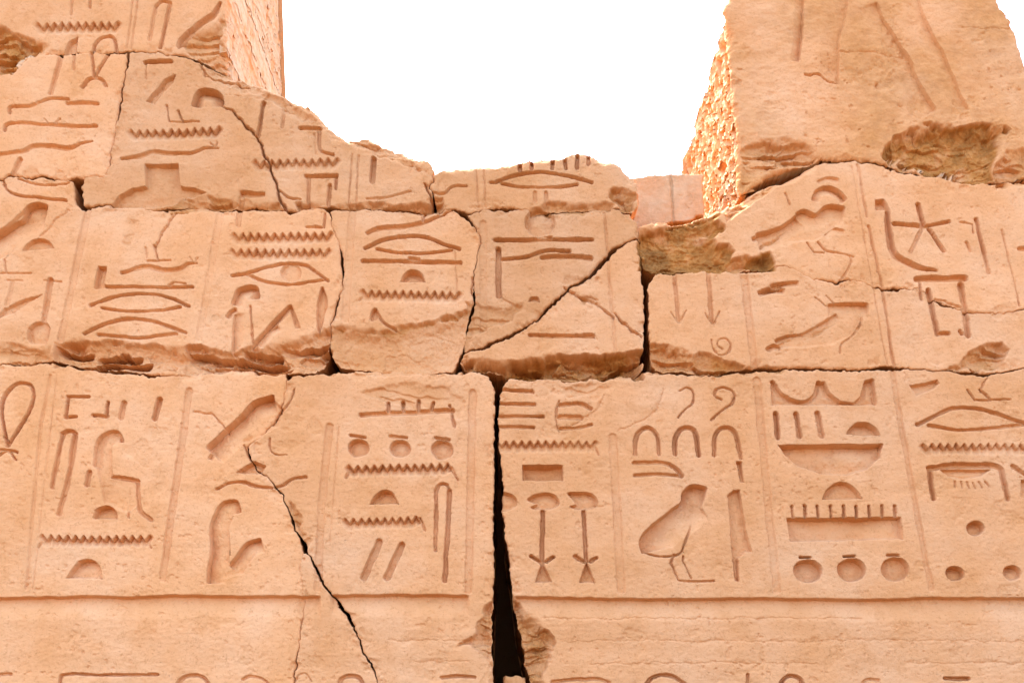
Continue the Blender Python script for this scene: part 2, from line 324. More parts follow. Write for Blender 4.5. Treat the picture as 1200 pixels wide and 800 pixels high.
# bottom course, middle stones
G('carved_comb', ('l', 6, 3.4, '423,486 460,485 530,480'), *[('l', 4.4, 3.4, a) for a in ('455,472 455,484', '472,470 473,483', '490,469 490,482', '508,471 505,481')], ('l', 3.6, 2.4, '527,474 532,500'))
for a, cap in (('420,525 12.5,10.5', '411,510 428,513'), ('469,526 12,10.5', '457,511 476,513'), ('518,527 13,11.5', '511,513 526,515')): G('carved_pot', ('c', 4.4, .4, a), ('l', 4, 3, cap))
zig(410, 549, 529, 546); line('carved_foot', 3, 1.8, '410,551 405,560'); line('carved_foot', 3, 1.8, '529,548 536,562')
loaf('433,591 440,580 450,574 460,577 467,590')
zig(405, 611, 492, 608); line('carved_foot', 3.4, 2.2, '492,607 497,621')
bars('carved_stroke', 8, 4, '444,635 426,677'); bars('carved_stroke', 8, 4, '471,638 453,677')
G('carved_reed', ('l', 4.4, 2.8, '511,575 510,645'), ('s', 4, 2.6, '511,575 514,569 519,567 524,569 527,575'), ('l', 5.6, 3.4, '527,575 521,680'))
groove('386,500 376,600 372,690', 9, 1.3); groove('554,460 549,692', 9, 1.3); groove('397,500 386,640', 2, .6)
line('carved_arch', 5, 3, '396,812 399,797 408,792 420,794 428,808'); line('carved_shoulder', 4.6, 3, '518,794 535,792 556,793'); line('carved_arch', 2.4, 1.2, '345,800 350,791 358,789 365,798')
# bottom course, right stone
for a in ('580,456 624,459', '580,473 626,474', '580,488 636,488', '580,500 625,501'): line('carved_stripe', 4.6, 3, a)
G('carved_scroll', ('s', 2.4, 1.8, '655,470 652,480 652,495 655,505'), ('s', 5, 3, '656,475 680,473 692,479'), ('l', 6, 3, '656,489 681,489'), ('s', 4.2, 3, '657,502 680,501 693,497'))
zig(583, 520, 697, 520); line('carved_foot', 3.4, 2.2, '696,520 701,532')
G('carved_basin', ('f', 6, .1, '613,545 659,545 659,563 613,563'))
G('carved_lotus', ('b', 3.4, .5, '585,578 597,578 605,583 606,591 598,597 585,598'))
G('carved_lotus', ('b', 4, .55, '618,586 628,579 642,577 652,582 655,590 646,597 628,597 622,594 628,591'), ('l', 5.2, 4, '636,599 635,661'), ('l', 4.4, 4, '622,652 632,658'), ('l', 4.4, 4, '648,653 640,658'), ('f', 3.6, .2, '635,658 647,682 627,683'))
G('carved_lotus', ('b', 4, .55, '665,578 678,577 692,578 700,585 700,592 692,597 675,597 668,593 674,590'), ('l', 5.2, 4, '684,599 687,657'), ('l', 4.4, 4, '674,652 684,658'), ('l', 4.4, 4, '699,653 692,658'), ('f', 3.6, .2, '687,657 698,683 679,683'))
groove('718,512 728,692', 10, 1.2)
line('carved_curl', 2.6, 2.2, '797,458 805,454 812,460 812,472 803,480 795,489'); line('carved_curl', 3, 2.6, '846,468 838,464 840,456 850,454 860,460 858,472 845,482 834,492')
line('carved_arch', 5.2, 3.2, '744,532 746,511 755,502 765,504 771,515 772,532'); line('carved_arch', 5.4, 4.6, '791,532 791,515 797,504 806,501 815,507 819,533')
G('carved_arch', ('s', 5.2, 3.6, '837,533 838,512 845,502 856,502 864,514 868,537'), ('f', 4, .2, '863,541 869,541 872,565 867,565'))
G('carved_loaf', ('s', 5.2, 4, '743,542 760,542 775,542 790,548 799,558'), ('s', 4.6, 3.4, '744,557 770,556 797,558'))
G('carved_vulture', ('e', 36, 7.5, '752,646 750,634 757,622 770,610 786,598 798,589 800,578 806,571 815,568 827,571'), ('s', 2.6, 2.4, '827,571 818,577 817,590 810,615 802,638 795,650 775,652 757,648'), ('l', 2.6, 2.2, '790,650 786,660 795,680 808,681'), ('l', 2.6, 2.2, '801,652 800,658 810,677'), ('l', 2.8, 2.8, '808,681 836,681'))
G('carved_reed', ('f', 4.2, .3, '853,580 860,574 867,574 869,590 874,620 881,646 873,648 865,655 866,681 861,681 858,650 855,610'))
groove('887,445 903,620 911,692', 9, 1.3)
G('carved_collar', ('f', 4.2, .75, '903,448 908,447 915,460 925,468 940,471 953,466 958,448 966,447 972,460 985,470 1000,472 1008,465 1014,446 1022,444 1026,475 960,475 905,475'), ('s', 5, 5, '905,448 915,462 930,470 944,471 955,463 959,449'), ('l', 4.6, 4.4, '1022,446 1025,473'))
for a in ('909,485 912,512', '933,485 937,511', '958,484 963,511'): bars('carved_stroke', 6.4, 4.4, a)
loaf('992,509 997,500 1005,495 1018,496 1028,503 1032,511'); loaf('964,585 970,573 980,566 992,566 1003,574 1011,585')
G('carved_bowl', ('f', 7, .35, '912,521 1035,520 1031,537 1015,550 990,557 960,555 935,546 920,533'))
G('carved_game_board', ('f', 6.4, .2, '922,607 1055,606 1058,632 926,634'), *[('l', 3.6, 3.4, '%g,593 %g,606' % (928 + 15 * k, 929 + 15 * k)) for k in range(9)])
for cx, cy in ((946, 667), (997, 666), (1048, 665)): G('carved_pot', ('c', 6, .3, '%g,%g 16.5,14' % (cx + 1, cy + 2)), ('l', 3.6, 4.6, '%g,%g %g,%g' % (cx - 8, cy - 14.5, cx + 4, cy - 14.5)))
groove('1046,436 1060,520 1085,660 1092,690', 6.5, 1.4)
G('carved_fragment', ('f', 3.2, .2, '1066,452 1098,445 1101,449 1090,458 1074,464'))
G('carved_bird_legs', ('l', 2.8, 2.6, '1134,457 1143,468 1160,469'), ('l', 3, 2.8, '1149,456 1160,467'), ('l', 2.8, 2.6, '1160,468 1184,468'))
mouth('1075,497 1095,488 1115,479 1140,478 1165,484 1185,491 1215,500', '1089,498 1110,502 1130,504 1160,502 1200,498', 4.8, 4.2)
zig(1083, 523, 1225, 523)
G('carved_canopy', ('s', 6.4, 5, '1089,549 1110,546 1140,545 1165,546 1173,550'), ('l', 6, 4.6, '1089,550 1094,584'), ('s', 6, 4.6, '1173,550 1177,565 1181,584'), ('f', 3, .5, '1101,550 1162,550 1150,558 1130,562 1112,559'))
for k in range(6): bars('carved_ray', 2, 1.6, '%g,%g %g,%g' % (1119 + k * 7, 566 + abs(k - 3) * -.8, 1119 + k * 8, 573 - abs(k - 2.5)))
line('carved_handle', 5, 3.8, '1187,546 1197,553 1215,562'); G('carved_block', ('f', 3.4, .2, '1197,562 1226,562 1226,592 1197,582'))
for a in ('1143,619 10.5,8.5', '1119,672 11,9', '1187,671 10.5,9'): G('carved_dot', ('c', 5.6, .3, a))
line('carved_arch', 5.4, 4, '914,808 918,796 928,792 938,796 942,808'); line('carved_arch', 5, 3.6, '755,808 762,796 776,791 790,793 803,802'); line('carved_shoulder', 5, 2.8, '648,799 675,796 700,796 714,800'); line('carved_shoulder', 5, 3.6, '1108,795 1135,795'); line('carved_arch', 4, 1.8, '1008,806 1016,796 1030,797'); line('carved_stroke', 4, 2.4, '877,790 876,812')
line('carved_groove', 3, 1.6, '786,203 788,230 790,262')
# big block top right: worn grooves of a lost relief
G('carved_groove', ('e', 10, 4.5, '941,-20 941,10 940,40 937,70')); G('carved_groove', ('e', 22, 3.4, '996,-20 991,20 983,50 983,96'))
G('carved_groove', ('e', 26, 3.6, '1028,5 1034,20 1050,45 1066,70 1076,95 1096,127')); G('carved_groove', ('e', 20, 2.8, '1076,-6 1080,12 1092,40 1107,65 1122,100 1135,126'))

# cracks that do not go right through: (width, depth, line)
CRACKS = [((.7, 2.8), 10, '256,124 272,129 285,145 300,160 306,170 315,190 322,212 328,232 335,246'), (1.8, 5, '232,70 240,88 262,92 290,101'), (1.6, 4, '205,248 195,266 182,288'), (1.3, 2.5, '46,276 80,246'),
          (1.6, 5, '660,337 680,347 700,358 718,373'), (1.8, 6, '720,368 735,383 750,396'), (1.4, 3, '680,347 700,352'), (1.5, 4, '1095,351 1110,354 1125,362'), (1.5, 3, '228,482 248,484 258,494 266,505'),
          (1.6, 4, '318,497 340,470 345,455'), (1.2, 1.6, '670,498 700,480 708,462'), (1.2, 1.5, '725,505 755,492 772,474 778,455'), (1.3, 3, '1160,437 1153,448 1149,457'),
          (1, .9, '455,750 500,750 552,750'), (1, .9, '485,775 550,774'), (1, .8, '660,751 760,750 880,752 1000,749 1205,751'), (1, .8, '690,777 820,776 960,777'), (1, .8, '1060,776 1220,777'), (1, 1, '640,724 900,724 1010,723'),
          (2.2, 7, '498,214 504,230 508,242'), (1.5, 4, '410,163 430,170 446,172'), (2.4, 5, '945,87 962,88 980,97'), (1.3, 2, '985,60 1010,62 1060,66'), (1.6, 5, '555,325 553,345'), (1.3, 1.5, '1128,30 1160,33 1190,31')]
# the ledge under the lower row of signs
LEDGES = [pts('-90,700 0,700 50,699 100,698 150,699 200,697 300,698 375,698'), pts('388,697 450,696 545,697 549,697'), pts('604,699 640,699 725,701 800,701 900,700 1000,702 1100,700 1300,700')]
# old breaks: (depth, strata, varnish, outline)
BREAKS = [
 (12, 1, .85, '-90,20 0,30 22,40 46,45 58,55 48,66 30,68 15,86 -90,100'),
 (7, .7, .45, '205,52 222,40 240,30 262,20 268,85 235,78 222,64'),
 (5, .6, .3, '236,72 262,78 300,97 345,120 372,140 352,146 320,122 290,112 262,112 245,92'),
 (4, .6, .25, '392,156 420,158 455,170 505,195 508,212 480,196 452,186 410,170'),
 (9, 1, .5, '345,236 372,236 400,240 430,236 460,238 490,236 520,230 522,252 430,248 345,248'),
 (6, 1, .55, '196,244 215,231 232,228 262,232 290,238 330,236 332,248 262,249 200,249'),
 (12, 1, .95, '711,222 728,221 748,227 748,250 735,250 722,240 712,233'),
 (6, .8, .5, '620,244 640,236 690,236 722,238 722,252 620,252'),
 (12, 2.0, .16, '62,401 90,396 130,399 160,402 232,404 272,411 300,404 335,396 362,390 390,384 390,440 300,440 62,432'),
 (5, .8, .30, '-90,396 0,400 40,406 62,402 64,430 -90,430'),
 (11, -1, .18, '386,386 400,380 420,381 445,388 470,381 500,376 530,368 550,358 556,372 548,440 386,440'),
 (6, .8, .75, '388,384 410,381 440,388 462,385 470,381 500,376 530,367 550,360 553,368 520,380 488,386 470,392 440,394 400,390'),
 (24, .7, 1.2, '538,419 600,421 650,414 700,414 756,410 756,446 600,446 538,436'),
 (4, .7, .35, '545,352 562,352 590,362 612,352 620,362 600,376 570,388 545,400'),
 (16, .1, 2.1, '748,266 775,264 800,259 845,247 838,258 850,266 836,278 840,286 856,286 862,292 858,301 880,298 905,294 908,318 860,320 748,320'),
 (6, .8, .5, '845,247 870,232 905,214 925,206 900,226 880,240 862,252 850,262'),
 (9, .9, .4, '762,406 770,401 785,404 800,408 812,416 822,412 840,418 862,426 872,436 860,440 762,440'),
 (6, 1, .8, '812,417 822,412 842,420 872,428 925,428 925,438 812,440'),
 (9, 1, .5, '1106,434 1130,418 1150,404 1175,399 1186,408 1178,424 1190,432 1160,440'),
 (6, 1, .6, '890,286 905,276 925,266 905,285 893,292'), (3, 1, .3, '890,338 905,332 925,330 912,342 894,345'), (3, 1, .35, '908,400 930,392 958,386 984,374 962,392 930,400'),
 (12, .1, .45, '580,703 568,712 560,728 552,744 537,759 552,757 562,766 568,780 580,790'),
 (16, .1, .6, '594,690 604,700 622,716 636,732 652,748 654,756 644,764 646,778 636,790 648,812 660,850 594,850'),
 (17, .12, 1.55, '1036,172 1048,160 1068,150 1092,142 1105,144 1122,148 1148,142 1172,143 1187,152 1180,162 1172,178 1164,196 1168,212 1130,214 1090,206 1050,200 1034,186'),
 (8, 1, .6, '1165,196 1180,176 1200,170 1300,165 1300,220 1165,220'),
 (5, .9, .45, '868,172 890,162 925,160 952,170 968,186 940,196 905,200 868,225'), (7, 1, .7, '880,178 905,164 935,168 955,188 900,198'),
 (4, 1, .45, '900,108 908,100 918,100 927,106 914,109'), (3, 1, .3, '1026,68 1034,64 1036,76 1030,84'), (3, 1, .35, '1040,108 1058,107 1058,114 1044,117'), (3, 1, .3, '1105,108 1122,107 1124,114'), (3, 1, .4, '1028,96 1033,98 1032,107 1026,105'), (3, 1, .3, '1108,130 1125,128 1140,132 1125,140'),
 (2.5, 1, .3, '142,262 150,252 164,254 160,275 152,291 143,287'), (4, 1, .6, '679,348 686,346 692,350 688,357 681,356'), (3, 1, .4, '740,306 750,305 748,312'), (3, 1, .35, '420,372 432,373 434,382 420,382'),
 (2, .9, .16, '410,460 470,448 530,452 545,470 540,490 440,470'), (2, .9, .12, '640,455 700,445 730,452 700,468 650,465')]
BREAKS.append((6, .3, .3, '336,588 345,590 356,612 364,634 362,646 354,640 346,622 338,604'))
BREAKS = [(a, b, c, pts(p)) for a, b, c, p in BREAKS]
# rims worn back by the wind: (depth, reach, line)
RIMS = [(26, 13, pts('770,262 800,254 830,246 870,230 900,213 930,202 960,194')), (9, 8, pts('1180,212 1240,209 1300,209')), (10, 9, pts('236,75 300,96 345,118 378,140 407,158 455,170 508,203')), (7, 7, pts('509,207 565,193 622,185 690,179 740,207 748,235'))]

def prep(shape):
    k = shape[0]
    if k in 'slt':
        _, wd, d, s = shape; p = pts(s)
        q = p if k == 'l' else smooth(p)
        wid = np.full(len(q), float(wd))
        if k == 't':
            t = np.linspace(0, 1, len(q)); wid = wd * np.clip(0.35 + 2.2 * np.minimum(t + .12, 1 - t), .3, 1)
        return ('line', q, wid, d)
    if k in 'fbd':
        _, d, sw, s = shape; p = pts(s)
        return ('poly', smooth(p, True) if k == 'b' else smooth(p) if k == 'd' else p, sw, d)
    if k == 'c':
        _, d, sw, s = shape; (cx, cy), (r, ry) = pts(s); ry = ry or r * .95
        a = np.linspace(0, 2 * np.pi, 28, endpoint=False)
        return ('poly', np.stack([cx + r * np.cos(a), cy + ry * np.sin(a)], 1), sw, d)
    if k == 'e':
        _, R_, d, s = shape
        return ('edge', smooth(pts(s)), R_, d)
    if k == 'z':
        _, wd, d, s = shape; a, b = pts(s)
        n = max(3, int(round(abs(b[0] - a[0]) / 4.7))); t = np.linspace(0, 1, n + 1)
        q = a + (b - a) * t[:, None]; q[:, 1] += np.where(np.arange(n + 1) % 2, 3.3, -3.3)
        return ('edge', q, wd * 1.9, d)
SIGNS = [(nm, [prep(s) for s in sh]) for nm, sh in SIGNS]
def bbox(P, m): return P[:, 0].min() - m, P[:, 1].min() - m, P[:, 0].max() + m, P[:, 1].max() + m

# ------------------------------------------------------------------ block builder
TONE = [1.0]
def make_mesh(name, co, quads, normals=None, varnish=None, tris=None):
    me = bpy.data.meshes.new(name)
    nq = len(quads); nt_ = 0 if tris is None else len(tris)
    me.vertices.add(len(co)); me.vertices.foreach_set('co', np.ascontiguousarray(co, np.float32).ravel())
    loops = quads.ravel() if nt_ == 0 else np.concatenate([quads.ravel(), tris.ravel()])
    starts = np.arange(nq) * 4
    if nt_: starts = np.concatenate([starts, nq * 4 + np.arange(nt_) * 3])
    me.loops.add(len(loops)); me.loops.foreach_set('vertex_index', loops.astype(np.int32))
    me.polygons.add(nq + nt_); me.polygons.foreach_set('loop_start', starts.astype(np.int32))
    if varnish is not None:
        at = me.attributes.new('varnish', 'FLOAT', 'POINT'); at.data.foreach_set('value', varnish.astype(np.float32))
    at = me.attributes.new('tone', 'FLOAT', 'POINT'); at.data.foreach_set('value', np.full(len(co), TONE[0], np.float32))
    me.update(calc_edges=True); me.validate()
    me.polygons.foreach_set('use_smooth', np.ones(len(me.polygons), bool))
    if normals is not None:
        me.normals_split_custom_set_from_vertices(normals.astype(np.float32))
    me.materials.append(STONE)
    return me
def subset(co, nrm, var, quads):
    ids, inv = np.unique(quads, return_inverse=True)
    return co[ids], nrm[ids], var[ids], inv.reshape(-1, 4)

STEP = 0.75
def block(name, label, cat, outline, group, y0=0.0, depth=0.9, rings=None, side=None, side_name=None, side_pick=None, step=STEP, seed=1, round_r=2.4, undul=1.0, bare=False, grow=.9, tint=0, weather=0):
    P = pts(outline) if isinstance(outline, str) else outline
    TONE[0] = {1: 1.03, 2: 1.02, 3: 1.07, 4: .94, 5: .94, 6: .86, 7: 1.04, 8: .99, 9: .89, 10: .97, 11: 1.03, 12: .98, 13: 1.07, 14: 1.0, 15: 1.0, 16: .96}.get(seed, 1.0)
    x0, y0_, x1, y1 = bbox(P, 4 * step)
    gx = np.arange(x0, x1 + step, step); gy = np.arange(y0_, y1 + step, step)
    X, Y = np.meshgrid(gx, gy, indexing='ij'); nx, ny = X.shape
    # the same wandering of every traced line on both sides of a joint
    WX = X + 2.6 * fbm(X, Y, 15, 4, 1, .65) + 1.2 * fbm(X, Y, 4.5, 2, 2); WY = Y + 2.6 * fbm(X, Y, 15, 4, 3, .65) + 1.2 * fbm(X, Y, 4.5, 2, 4)
    CX = X + .9 * fbm(X, Y, 14, 4, 5, .6); CY = Y + .9 * fbm(X, Y, 14, 4, 6, .6)
    sd_ = d_poly(WX, WY, P) - grow - 1.7 * fbm(X, Y, 30, 3, 8)
    ins = sd_ < 0
    gxs, gys = np.gradient(sd_, step); gl = np.hypot(gxs, gys) + 1e-6; gxs /= gl; gys /= gl
    dep = np.zeros(X.shape); var = np.zeros(X.shape)
    # dressed face: slow undulation, tooling, wear
    dep += undul * (1.6 * fbm(X, Y, 120, 3, 11 + seed) + .55 * fbm(X, Y, 22, 4, 12) + .28 * fbm(X, Y * 2.0, 6, 3, 13))
    scab = sstep(.28, .5, fbm(X, Y, 34, 4, 14, .6)); dep += undul * scab * (.5 + 1.0 * np.abs(fbm(X, Y, 5, 3, 15)))
    pk = sstep(.45, .62, fbm(X, Y, 7, 3, 44)); dep += undul * .9 * pk * sstep(-.1, .3, fbm(X, Y, 60, 2, 45))
    var += .10 * scab + tint * np.clip(.55 + .9 * fbm(X, Y, 70, 4, 48), 0, 1.2)
    if weather: dep += weather * (3.2 * fbm(X * .55, Y, 46, 4, 49, .55) + 1.6 * np.abs(fbm(X * .7, Y, 17, 3, 50)))
    # arrises
    rr = round_r * (1 + .9 * fbm(X, Y, 30, 3, 16)) ; rr = np.clip(rr, .8, 9)
    q = np.clip(rr + sd_, 0, rr); dep += rr - np.sqrt(np.maximum(rr * rr - q * q, 0))
    chip = sstep(.18, .5, fbm(X, Y, 18, 4, 17)) * sstep(-14, -2, sd_); dep += chip * 2.6
    if not bare:
        for L in LEDGES:
            bx = bbox(L, 40)
            if bx[2] < x0 or bx[0] > x1 or bx[3] < y0_ or bx[1] > y1: continue
            yl = np.interp(X[:, 0], L[:, 0], L[:, 1])[:, None] + .9 * fbm(X, Y, 12, 3, 18)
            t = Y - yl; endf = sstep(L[0, 0] - 2, L[0, 0] + 3, X) * sstep(L[-1, 0] + 2, L[-1, 0] - 4, X)
            dep += endf * sstep(-1.0, 1.6, t) * (8.0 * np.clip(1 - t / 27, 0, 1) ** 1.3 + .6)
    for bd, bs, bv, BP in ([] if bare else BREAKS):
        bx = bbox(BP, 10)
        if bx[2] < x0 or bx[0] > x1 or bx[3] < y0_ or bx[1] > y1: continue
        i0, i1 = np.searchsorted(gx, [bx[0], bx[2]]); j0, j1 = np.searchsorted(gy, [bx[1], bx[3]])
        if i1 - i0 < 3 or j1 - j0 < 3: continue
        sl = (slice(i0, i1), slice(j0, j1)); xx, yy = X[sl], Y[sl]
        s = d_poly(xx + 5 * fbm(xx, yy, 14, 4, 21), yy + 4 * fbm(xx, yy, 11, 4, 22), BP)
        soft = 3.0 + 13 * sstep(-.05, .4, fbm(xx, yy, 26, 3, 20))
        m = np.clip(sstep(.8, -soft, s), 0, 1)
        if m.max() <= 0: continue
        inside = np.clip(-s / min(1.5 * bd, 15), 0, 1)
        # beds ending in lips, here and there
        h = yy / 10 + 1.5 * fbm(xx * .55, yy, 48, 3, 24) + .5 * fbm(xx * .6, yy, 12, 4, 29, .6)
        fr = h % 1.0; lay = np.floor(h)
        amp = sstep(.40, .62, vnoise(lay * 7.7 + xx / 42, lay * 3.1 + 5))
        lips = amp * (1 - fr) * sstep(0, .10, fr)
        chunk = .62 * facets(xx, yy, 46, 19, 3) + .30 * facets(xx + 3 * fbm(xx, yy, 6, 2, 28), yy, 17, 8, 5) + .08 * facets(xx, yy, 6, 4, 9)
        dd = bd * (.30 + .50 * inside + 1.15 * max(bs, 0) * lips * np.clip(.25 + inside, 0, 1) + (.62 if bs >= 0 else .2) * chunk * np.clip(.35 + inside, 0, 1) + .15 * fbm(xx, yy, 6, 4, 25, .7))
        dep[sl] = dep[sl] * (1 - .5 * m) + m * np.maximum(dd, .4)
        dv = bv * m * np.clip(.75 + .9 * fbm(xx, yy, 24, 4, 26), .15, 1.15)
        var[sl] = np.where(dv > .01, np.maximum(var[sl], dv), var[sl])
    for rd, rw, q in ([] if bare else RIMS):
        bx = bbox(q, 26)
        if bx[2] < x0 or bx[0] > x1 or bx[3] < y0_ or bx[1] > y1 or y0 > 0: continue
        s = d_line(X, Y, q, np.full(len(q), 0.01)); e = sstep(q[0, 0], q[0, 0] + 25, X) * sstep(q[-1, 0], q[-1, 0] - 25, X)
        dep += e * rd * np.clip(1 - np.maximum(-sd_, 0) / (rw * (1 + .5 * fbm(X, Y, 22, 3, 47))), 0, 1) ** 1.6 * (s < 24) * (sd_ > -24)
    gid = np.full(X.shape, -1); best = np.full(X.shape, 0.75); cut = np.zeros(X.shape)
    # the chisel wanders, the rims crumble; the lower left side of each cut is dressed at a slant
    wob = .5 * fbm(X, Y, 16, 3, 36) - .55 * sstep(.30, .55, fbm(X, Y, 6.5, 3, 37)) + .25 * sstep(.35, .6, fbm(X, Y, 11, 3, 38))
    def lean(s, t, soft):
        g0, g1 = np.gradient(s); gl_ = np.hypot(g0, g1) + 1e-6
        w_ = sstep(.15, .85, (.94 * g1 - .34 * g0) / gl_)
        lim = t + .75 + (soft + .4) * w_
        t_ = np.clip((t - s) / lim, 0, 1); return t_ * t_ * (3 - 2 * t_)
    wear = np.clip(.92 + .45 * fbm(X, Y, 46, 3, 31), .5, 1.25)
    if not bare:
        for gi, (nm, shapes) in enumerate(SIGNS):
            A = np.concatenate([s[1] for s in shapes]); bx = bbox(A, 26)
            if bx[2] < x0 or bx[0] > x1 or bx[3] < y0_ or bx[1] > y1: continue
            i0, i1 = np.searchsorted(gx, [bx[0], bx[2]]); j0, j1 = np.searchsorted(gy, [bx[1], bx[3]])
            if i1 - i0 < 2 or j1 - j0 < 2: continue
            sl = (slice(i0, i1), slice(j0, j1)); xx, yy = CX[sl], CY[sl]
            ss = np.full(xx.shape, 1e9); dd = np.zeros(xx.shape)
            for kind, q, a, d in shapes:
                if kind == 'line':
                    s = d_line(xx, yy, q, a); s = s + wob[sl]; k = d * lean(s, .35, 1.8)
                elif kind == 'edge':
                    D, side_, end = d_edge(xx, yy, q)
                    e_ = sstep(3.0, 0.0, end)
                    k = d * np.where(side_ > 0, np.clip(1 - D / a, 0, 1), sstep(.9, 0, D)) * e_
                    s = np.where(side_ > 0, D - a * .62, D * 1.5 - .2) + end
                else:
                    s = d_poly(xx, yy, q); s = s + wob[sl] * .7; mx = max(3.0, -s.min())
                    g_ = np.clip(.45 * (xx - q[:, 0].min()) / np.ptp(q[:, 0]) + .55 * (yy - q[:, 1].min()) / np.ptp(q[:, 1]), 0, 1) if a >= .2 else 0
                    k = 1.25 * d * lean(s, .4, 2.4) * (1 - .6 * a * sstep(1.5, mx, -s)) * (1.1 - .5 * g_)
                ss = np.minimum(ss, s); dd = np.maximum(dd, k)
            dd *= wear[sl]
            cut[sl] = np.maximum(cut[sl], dd)
            m = ss < best[sl]
            g = gid[sl]; g[m] = gi; b_ = best[sl]; b_[m] = ss[m]
        floor_n = .9 * fbm(X, Y, 7, 4, 32, .6)
        dep += cut * 1.9 + np.clip(cut, 0, 2) * .45 * floor_n
        for cw, cd, s in CRACKS:
            q = pts(s); bx = bbox(q, 8)
            if bx[2] < x0 or bx[0] > x1 or bx[3] < y0_ or bx[1] > y1: continue
            i0, i1 = np.searchsorted(gx, [bx[0], bx[2]]); j0, j1 = np.searchsorted(gy, [bx[1], bx[3]])
            if i1 - i0 < 2 or j1 - j0 < 2: continue
            sl = (slice(i0, i1), slice(j0, j1))
            wx = X[sl] + 3.4 * fbm(X[sl], Y[sl], 11, 4, 33, .65); wy = Y[sl] + 3.4 * fbm(X[sl], Y[sl], 11, 4, 34, .65)
            s_ = d_line(wx, wy, q, np.linspace(*cw, len(q)) if isinstance(cw, tuple) else np.full(len(q), cw))
            dep[sl] += cd * sstep(1.0, -.8, s_) + .8 * sstep(5, 0, s_) * sstep(0, .4, fbm(X[sl], Y[sl], 10, 3, 35))
    # lattice -> mesh
    cells = ins[:-1, :-1] | ins[1:, :-1] | ins[1:, 1:] | ins[:-1, 1:]
    out = sd_ > 0
    PX = np.where(out, X - sd_ * gxs, X); PY = np.where(out, Y - sd_ * gys, Y)
    vx, vz = wall_xz(PX, PY, y0)
    co = np.stack([vx, y0 + dep * MPP, vz], -1).reshape(-1, 3)
    idx = np.arange(nx * ny).reshape(nx, ny)
    ci, cj = np.nonzero(cells)
    quads = np.stack([idx[ci, cj], idx[ci, cj + 1], idx[ci + 1, cj + 1], idx[ci + 1, cj]], 1)
    # vertex normals of the whole face, so that the parts join without seams
    a = co[quads[:, 2]] - co[quads[:, 0]]; b = co[quads[:, 3]] - co[quads[:, 1]]
    fn = np.cross(a, b); fn = fn if fn[:, 1].mean() < 0 else -fn
    flip = np.cross(a, b)[:, 1].mean() > 0
    if flip: quads = quads[:, ::-1].copy()
    nrm = np.zeros_like(co)
    for k in range(4): np.add.at(nrm, quads[:, k], fn)
    nrm /= np.linalg.norm(nrm, axis=1, keepdims=True) + 1e-12
    varf = np.clip(var, -1, 2).ravel()
    # origin at the block's base
    bz = co[quads.ravel(), 2].min(); bxm = (co[quads.ravel(), 0].min() + co[quads.ravel(), 0].max()) / 2
    org = np.array([bxm, y0 + depth / 2, bz])
    fg = np.full(len(quads), -1)
    if not bare:
        g4 = gid.ravel()[quads]
        fg = np.where((g4 >= 0).sum(1) >= 3, g4.max(1), -1)
        u, cnt = np.unique(fg, return_counts=True)
        small = u[(cnt < 22)]; fg[np.isin(fg, small)] = -1
    # sides
    e = np.concatenate([quads[:, [0, 1]], quads[:, [1, 2]], quads[:, [2, 3]], quads[:, [3, 0]]])
    key = np.minimum(e[:, 0], e[:, 1]).astype(np.int64) * (nx * ny) + np.maximum(e[:, 0], e[:, 1])
    _, first, c = np.unique(key, return_index=True, return_counts=True)
    be = e[first[c == 1]]
    bv = np.unique(be); loc = np.full(nx * ny, -1); loc[bv] = np.arange(len(bv))
    gxf, gyf = gxs.ravel()[bv], gys.ravel()[bv]; ux, uy = X.ravel()[bv], Y.ravel()[bv]
    base = co[bv]
    if rings is None: rings = [.012, .035, .07, .13, .22, .4, depth]
    ring_co = []; ring_var = []
    for r in rings:
        if side is None:
            ang = ux * .9 + uy * .7
            off = (.3 + 6.0 * min(r / .16, 1) * (.5 + fbm(ang, np.full_like(ang, r / MPP), 26, 4, 51)))
            if r == rings[-1]: off = off * .6
            sv_ = np.full(len(bv), .15) + .35 * np.clip(.5 + fbm(ang, np.full_like(ang, r / MPP), 30, 3, 52), 0, 1)
        else: off, sv_ = side(ux, uy, r, gxf, gyf)
        off = np.maximum(off, 0)
        c_ = base.copy(); c_[:, 0] -= gxf * off * MPP; c_[:, 2] += gyf * off * MPP
        c_[:, 1] = base[:, 1] + (y0 + depth - base[:, 1]) * (r / depth)
        ring_co.append(c_); ring_var.append(sv_)
    allc = [base] + ring_co; nb = len(bv)
    scv = np.concatenate([varf[bv]] + ring_var)
    sco = np.concatenate(allc); li = loc[be]
    squ = []
    for k in range(len(rings)):
        o0, o1 = k * nb, (k + 1) * nb
        squ.append(np.stack([li[:, 1] + o0, li[:, 0] + o0, li[:, 0] + o1, li[:, 1] + o1], 1))
    squ = np.concatenate(squ)
    sn = np.zeros_like(sco); a = sco[squ[:, 2]] - sco[squ[:, 0]]; b = sco[squ[:, 3]] - sco[squ[:, 1]]; f_ = np.cross(a, b)
    for k in range(4): np.add.at(sn, squ[:, k], f_)
    sn /= np.linalg.norm(sn, axis=1, keepdims=True) + 1e-12
    # back
    bxp, bzp = wall_xz(P[:, 0], P[:, 1], y0)
    tri = np.array(tessellate_polygon([[Vector((x, z, 0)) for x, z in zip(bxp, bzp)]]))
    bco = np.stack([bxp, np.full(len(P), y0 + depth - .004), bzp], 1)
    bn = np.tile(np.array([[0, 1., 0]]), (len(P), 1))
    # body
    cq = fg < 0
    m_co, m_n, m_v, m_q = subset(co, nrm, varf, quads[cq])
    side_q = squ; part_q = None
